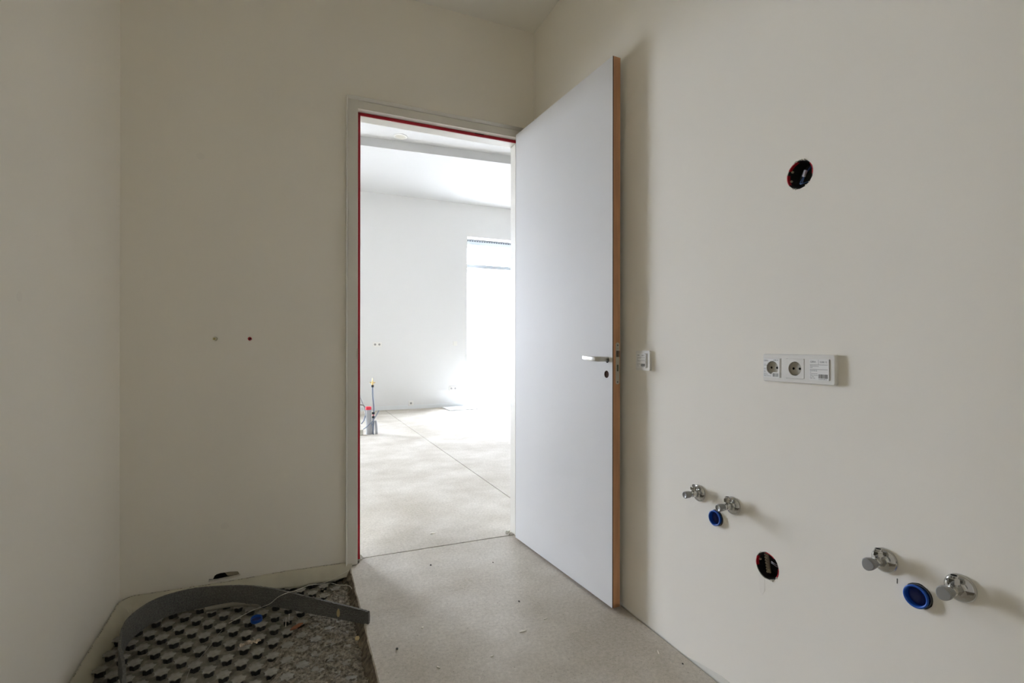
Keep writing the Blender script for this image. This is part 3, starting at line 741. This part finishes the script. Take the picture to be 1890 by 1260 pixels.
# foam strip standing on edge in a loose loop
fp = [(-.475, 1.80), (-.497, 1.95), (-.535, 2.08), (-.565, 2.17), (-.586, 2.27), (-.593, 2.345), (-.586, 2.40), (-.560, 2.47), (-.515, 2.525), (-.43, 2.556), (-.345, 2.549), (-.256, 2.523), (-.165, 2.478), (-.073, 2.407), (.0158, 2.319), (.101, 2.234), (.183, 2.150), (.262, 2.072), (.2705, 2.064)]
ctr = smooth_path([(a, b, 0) for a, b in fp], 18)
zb = lambda u: -.0395 if u < .62 else -.0395 + .042 * ((u - .62) / .38) ** .8
bm = NB(); NV = 18; rowsF = []; n = len(ctr)
for i, p in enumerate(ctr):
    u = i / (n - 1); t = (ctr[min(i + 1, n - 1)] - ctr[max(i - 1, 0)]).normalized(); nr = Vector((-t.y, t.x, 0))
    b0 = zb(u); top = .051 + .0012 * noise.noise(Vector((i * .5, 0, 0))) + (.0032 * noise.noise(Vector((i * .5, 3, 0))) if u > .72 else 0)
    if u > .9: top -= .004 * (u - .9) / .1
    loop = []
    th = .0045
    sec = [(-th, b0 + (top - b0) * k / NV) for k in range(NV + 1)] + [(th, b0 + (top - b0) * k / NV) for k in range(NV, -1, -1)]
    for (d, z) in sec:
        dd = d + math.copysign(.0014, d) * noise.noise(Vector((i * .55, z * 300, d * 900))) + .002 * noise.noise(Vector((i * .05, z * 20, 0)))
        q = Vector((p.x, p.y, 0)) + nr * dd
        if i == n - 1: q += t * (.010 * noise.noise(Vector((z * 70, 4, 0))) + .008 * noise.noise(Vector((z * 190, 9, 0))) - .022 * max(0, min(1, (z - .018) / .02)))
        loop.append(bm.verts.new((q.x, q.y, z)))
    rowsF.append(loop)
for a, b in zip(rowsF, rowsF[1:]):
    for k in range(len(a)): bm.faces.new((a[k], a[(k + 1) % len(a)], b[(k + 1) % len(b)], b[k]))
bm.faces.new(rowsF[0]); bm.faces.new(rowsF[-1])
tag(link('foam_strip', bm, M_foam, smooth=False), 'loose dark grey foam edge strip curving over the studded mat, torn end on screed', 'foam strip')

def rag_chip(name, pts, h, M, m, label, cat, group=None):
    bm = NB(); prism(bm, pts, h); o = link(name, bm, m); o.matrix_world = M; tag(o, label, cat, group); return o
# leaf-shaped chip stuck on the foam face
t = (Vector((.183, 2.150, 0)) - Vector((.101, 2.234, 0))).normalized(); nr = Vector((t.y, -t.x, 0)); nr = nr if nr.y < 0 else -nr
c = Vector((.168, 2.166, .018)) + nr * .0062
MF = Matrix(((t.x, 0, nr.x, c.x), (t.y, 0, nr.y, c.y), (0, 1, 0, c.z), (0, 0, 0, 1)))
rag_chip('leaf_chip', [(-.004, -.017), (.003, -.016), (.007, -.009), (.0075, .004), (.005, .014), (.001, .018), (-.004, .012), (-.0075, .003), (-.0075, -.009)], .0012, MF, M_tan, 'tan leaf-shaped chip stuck to the face of the grey foam strip', 'chip')
rag_chip('stone_chip', [(-.007, -.006), (.004, -.008), (.009, 0), (.006, .008), (-.003, .009), (-.009, .003)], .005, Matrix.Translation((.2206, 2.0084, -.020)) @ Matrix.Rotation(.5, 4, 'X'), M_tan, 'yellowish stone chip on the mortar beside the screed edge', 'chip')
rag_chip('brick_chip', [(-.030, -.004), (-.012, -.010), (.012, -.007), (.030, .002), (.015, .010), (-.012, .007)], .004, Matrix.Translation((.0068, 2.2232, -.0365)) @ Matrix.Rotation(.5, 4, 'Z') @ Matrix.Rotation(.15, 4, 'X'), M_brick, 'flat reddish brown chip lying on the mat below the foam strip', 'chip')

# crumpled torn paper
bm = NB(); rnd = random.Random(8); nx, ny = 18, 7; V = []
for i in range(nx + 1):
    row = []
    for j in range(ny + 1):
        u, v = i / nx, j / ny; x = (u - .5) * .072; y = (v - .5) * .020 * (1 - .4 * abs(u - .5)) + .004 * noise.noise(Vector((u * 6, v * 3, 1)))
        row.append(bm.verts.new((x, y + .006 * math.sin(u * 5), .008 + .008 * noise.noise(Vector((u * 7, v * 4, 5))) + .004 * noise.noise(Vector((u * 17, v * 9, 2))))))
    V.append(row)
for i in range(nx):
    for j in range(ny):
        if noise.noise(Vector((i * .5, j * .7, 4))) > -.33: bm.faces.new((V[i][j], V[i + 1][j], V[i + 1][j + 1], V[i][j + 1]))
o = link('torn_paper', bm, M_torn); o.location = (-.158, 2.172, -.042); o.rotation_euler = (.15, 0, .35)
md = o.modifiers.new('thick', 'SOLIDIFY'); md.thickness = .001
tag(o, 'crumpled brown and white torn paper scrap lying on the studs', 'paper scrap')

# small blue cap lying on a stud
t = thing('blue_cap', 'small loose blue plastic cap lying on the studded mat', 'pipe cap', Matrix.Translation((-.146, 2.343, -.0385)) @ Matrix.Rotation(.10, 4, 'X'))
bm = NB(); lathe(bm, [(.0225, .0), (.0225, .013), (.0215, .0142), (.0203, .013), (.0198, .003)], 32, cap0=True); c = link('cap_rim', bm, M_blue, t, smooth=False)
bm = NB(); lathe(bm, [(.0199, .003), (.018, .0015), (.0001, .001)], 32); link('cap_bowl', bm, M_bluedark, c)

# white twine
bm = NB(); tube(bm, smooth_path([(.245, 2.592, .004), (.2107, 2.567, .0), (.16, 2.555, -.014), (.115, 2.535, -.016), (.06, 2.46, .02), (.0101, 2.36, .052), (-.03, 2.34, .0565), (-.0649, 2.323, .053), (-.10, 2.34, .022), (-.168, 2.3645, -.004), (-.2493, 2.3574, -.034)], 7), .0011, 6)
tag(link('twine', bm, M_thread), 'thin white twine running over the foam strip down to the studs', 'twine')
bm = NB(); tube(bm, smooth_path([(-.268, 2.318, -.036), (-.285, 2.26, -.036), (-.305, 2.18, -.037), (-.335, 2.10, -.037), (-.34, 2.02, -.037), (-.322, 1.965, -.037)], 6), .0009, 6)
tag(link('twine', bm, mat('grey_thread', (.30, .29, .25), .6)), 'loose grey thread lying across the studs left of the torn paper', 'twine')
bm = NB(); tube(bm, smooth_path([(.115, 2.53, -.022), (.15, 2.52, -.012), (.19, 2.49, -.016), (.232, 2.46, -.014), (.244, 2.42, -.02), (.243, 2.33, -.02), (.246, 2.27, -.02)], 6), .0010, 6)
tag(link('twine', bm, M_thread), 'thin pale thread along the mortar behind the foam strip', 'twine')
for i, (x, y, h, r) in enumerate(((-.034, 2.272, .031, .0017), (-.0225, 2.300, .030, .0026))):
    bm = NB(); tube(bm, [(x, y, -.052), (x + .001, y, -.02), (x + .0015, y - .002, -.052 + h + .006)], [r, r, r * 1.15], 8)
    tag(link('plastic_pin', bm, M_thread), ['thin white plastic pin standing in the mat, left of the thicker pin', 'thicker white plastic pin standing in the mat under the foam strip'][i], 'pin')
bm = NB(); tube(bm, smooth_path([(-.356, 2.512, -.030), (-.35, 2.513, -.030), (-.31, 2.516, -.030), (-.25, 2.516, -.031), (-.19, 2.497, -.031), (-.14, 2.46, -.032)], 6), [.004, .0085, .0095] + [.0095] * 28, 12)
tag(link('heating_tube', bm, M_tube), 'pale heating tube end lying at the foot of the foam strip', 'tube')

# litter on the screed
GR = 'pale splinters on the screed'
for i, (x, y, a, l, w, lab) in enumerate([
        (.8123, 1.7701, .1, .015, .0035, 'longest pale wood splinter, near the middle of the screed'),
        (.4537, 1.6855, -1.0, .008, .003, 'curled pale splinter on the screed, nearest the camera'),
        (.9344, 1.815, .15, .009, .0025, 'small pale splinter on the screed closest to the door'),
        (.6456, 1.6706, .2, .006, .002, 'tiny pale splinter between the curled one and the middle of the screed'),
        (.4614, 1.9498, .8, .006, .004, 'pale flake on the left part of the screed near the foam strip'),
        (.7513, 2.9163, .1, .016, .006, 'whitish flake on the hall floor just beyond the doorway crack'),
        (1.2054, 1.4539, 1.1, .012, .0018, 'thin pale splinter on the screed near the right wall')]):
    bm = NB(); prism(bm, [(-l, -w * .5), (-l * .2, -w), (l, -w * .3), (l * .9, w * .6), (0, w), (-l * .9, w * .7)], .0022)
    o = link('wood_splinter', bm, M_chipw); o.location = (x, y, .0004); o.rotation_euler = (.0, .05, a); tag(o, lab, 'splinter', GR)
for i, (x, y, r, lab) in enumerate([(.343, 1.8463, .0042, 'dark pebble on the screed near its broken left edge'), (.6310, 2.492, .004, 'dark grit grain on the screed before the doorway'),
                                   (.8925, 1.9845, .0035, 'dark grit grain on the screed below the middle of the door'), (.932, 2.3976, .003, 'dark grit grain on the screed close to the door hinge side'), (1.2401, 1.3679, .0026, 'dark grit grain at the foot of the right wall')]):
    bm = NB(); bmesh.ops.create_icosphere(bm, subdivisions=2, radius=r)
    for v in bm.verts: v.co = Vector((v.co.x, v.co.y * 1.4, v.co.z * .7)) * (1 + .3 * noise.noise(v.co * 400 + Vector((i, 0, 0))))
    o = link('pebble', bm, M_pebble); o.location = (x, y, r * .6); tag(o, lab, 'pebble', 'dark grit on the screed')

# ------------------------------------------------------------------ things in the hall
def small_socket(x, z, w, h, label, wells):
    t = thing('wall_socket', label, 'socket', on_back(x, z, FY), 'white sockets on the far hall wall')
    bm = NB(); bbox(bm, -w / 2, -h / 2, 0, w / 2, h / 2, .011, .003); link('frame', bm, M_white, t)
    for u in wells:
        bm = NB(); lathe(bm, [(.021, .0112), (.0205, .0114), (.0195, .0005 + .011), (.019, .0105)], 24, u, 0); o = link('socket_rim', bm, M_white, t)
        bm = NB(); prism(bm, circle(u, 0, .019, 24), .0004, lambda a, b, d: (a, b, .0112 + d)); link('socket_well', bm, mat('hall_socket_well', (.33, .32, .31), .6), t)
small_socket(1.32, 1.155, .152, .081, 'double white socket high on the far hall wall, nearest the left jamb', (-.036, .036))
small_socket(2.737, 1.176, .081, .081, 'single white wall plate on the far hall wall near the window', ())
small_socket(2.70, .345, .16, .081, 'double white socket low on the far hall wall near the window', (-.036, .036))
small_socket(1.912, .103, .088, .088, 'single white socket just above the hall floor', (0,))

bm = NB(); prism(bm, [(2.475, 8.455), (3.0, 8.455), (3.03, 8.715), (5.6, 8.715), (5.6, 8.99), (2.475, 8.99)], .018); tag(link('floor_board', bm, M_alu), 'thin white board lying on the hall floor along the far window', 'board')

t = thing('ceiling_fitting', 'round white recessed fitting in the hall ceiling', 'ceiling fitting', Matrix.Translation((1.29, 6.74, FZ2)))
bm = NB(); lathe(bm, [(.088, 0), (.086, -.010), (.074, -.012), (.070, -.004)], 40); link('ring', bm, M_white, t, smooth=True)
bm = NB(); lathe(bm, [(.0705, -.003), (.055, -.012), (.0001, -.015)], 32); link('lens', bm, M_sockin, t, smooth=True)

PYY = 6.58
t = thing('drain_pipe', 'grey upright drain pipe with red cap in the hall floor', 'pipe', Matrix.Translation((.868, PYY, 0)))
bm = NB(); lathe(bm, [(.0385, -.02), (.0375, .12), (.034, .31), (.036, .312), (.036, .318)], 28, cap1=True); o = link('pipe', bm, M_greypipe, t, smooth=True); o.rotation_euler = (0, -.03, 0)
bm = NB(); lathe(bm, [(.0365, .312), (.0375, .314), (.0375, .345), (.030, .352), (.0001, .352)], 28, -.010, 0); link('pipe_cap', bm, M_redcap, t, smooth=False)
t = thing('water_hose', 'thin blue-grey water hose standing upright with brass tap end beside the drain pipe', 'hose', Matrix.Translation((.925, PYY, 0)))
bm = NB(); tube(bm, smooth_path([(-.012, 0, -.01), (-.006, 0, .12), (-.008, 0, .2), (-.002, 0, .26), (-.002, 0, .36), (-.014, 0, .5), (-.016, 0, .62)], 6), .0105, 10); link('hose', bm, M_hose, t, smooth=True)
bm = NB(); lathe(bm, [(.016, .595), (.016, .625)], 14, -.016, 0, cap0=True, cap1=True); link('collar', bm, M_black, t)
for z in (.215, .265):
    bm = NB(); lathe(bm, [(.012, z - .014), (.018, z - .008), (.018, z + .008), (.012, z + .014)], 14, -.006, 0, cap0=True, cap1=True); link('coupler', bm, M_black, t)
bm = NB(); lathe(bm, [(.006, .235), (.014, .237), (.014, .243), (.006, .245)], 12, -.006, 0, cap0=True, cap1=True); link('red_ring', bm, M_redcap, t)
bm = NB(); lathe(bm, [(.013, .625), (.015, .64), (.010, .65), (.009, .675), (.006, .685), (.004, .71)], 12, -.018, 0, cap1=True); tube(bm, [(-.05, 0, .655), (.016, 0, .653)], .007, 8); link('brass_end', bm, M_brass, t)
bm = NB(); tube(bm, smooth_path([(.955, PYY - .02, -.01), (.952, PYY - .02, .08), (.945, PYY, .17)], 6), .016, 10); tag(link('conduit', bm, M_greypipe, smooth=True), 'short grey conduit stub right of the water hose', 'conduit')
bm = NB(); tube(bm, smooth_path([(.69, PYY + .12, .66), (.740, PYY + .12, .5485), (.792, PYY + .12, .41), (.828, PYY + .12, .312), (.85, PYY + .12, .12), (.86, PYY + .12, -.01)], 6), .009, 8); tag(link('conduit', bm, M_greypipe, smooth=True), 'thin grey conduit leaning left behind the red-capped pipe', 'conduit')
bm = NB(); tube(bm, smooth_path([(.64, PYY - .01, .36), (.7317, PYY, .378), (.78, PYY + .01, .375), (.811, PYY + .02, .354), (.83, PYY + .05, .30), (.845, PYY + .05, -.01)], 6), .0055, 8); tag(link('cable', bm, M_pipegrey, smooth=True), 'dark cable bending left over the red-capped pipe', 'cable')
bm = NB(); tube(bm, smooth_path([(.985, PYY - .03, .30), (.9584, PYY - .04, .255), (.90, PYY - .06, .17), (.84, PYY - .06, .115), (.79, PYY - .05, .075)], 6), .006, 8); tag(link('cable', bm, M_hose, smooth=True), 'short blue-grey cable crossing in front of the hose base', 'cable')
bm = NB(); tube(bm, smooth_path([(.818, PYY - .01, .24), (.80, PYY - .01, .18), (.775, PYY - .01, .145), (.768, PYY - .01, .14)], 6), .007, 8); tag(link('cable', bm, M_hose, smooth=True), 'blue-grey cable end hooked left beside the red-capped pipe', 'cable')
bm = NB(); tube(bm, smooth_path([(.915, PYY - .05, -.005), (.905, PYY - .04, .09), (.892, PYY, .17), (.886, PYY + .02, .2)], 6), .0065, 8); tag(link('cable', bm, M_hose, smooth=True), 'blue-grey cable rising between drain pipe and water hose', 'cable')
for i, (x, y, z, a, sx, sy, sz) in enumerate([(.765, 6.55, .0, .4, .045, .03, .07), (.728, 6.60, .0, -.2, .03, .025, .055), (.742, 6.6, .07, .2, .028, .02, .05)]):
    bm = NB(); bbox(bm, -sx / 2 * 1.1, -sy / 2, 0, sx / 2 * 1.1, sy / 2, sz, .006); o = link('spacer_block', bm, M_plaster); o.location = (x, y, z); o.rotation_euler = (0, 0, a)
    tag(o, ['larger cream mounting block on the hall floor left of the drain pipe', 'small cream mounting block at the left, lowest beside the jamb', 'small cream mounting block lying on top of the other blocks'][i], 'block', 'cream mounting blocks')
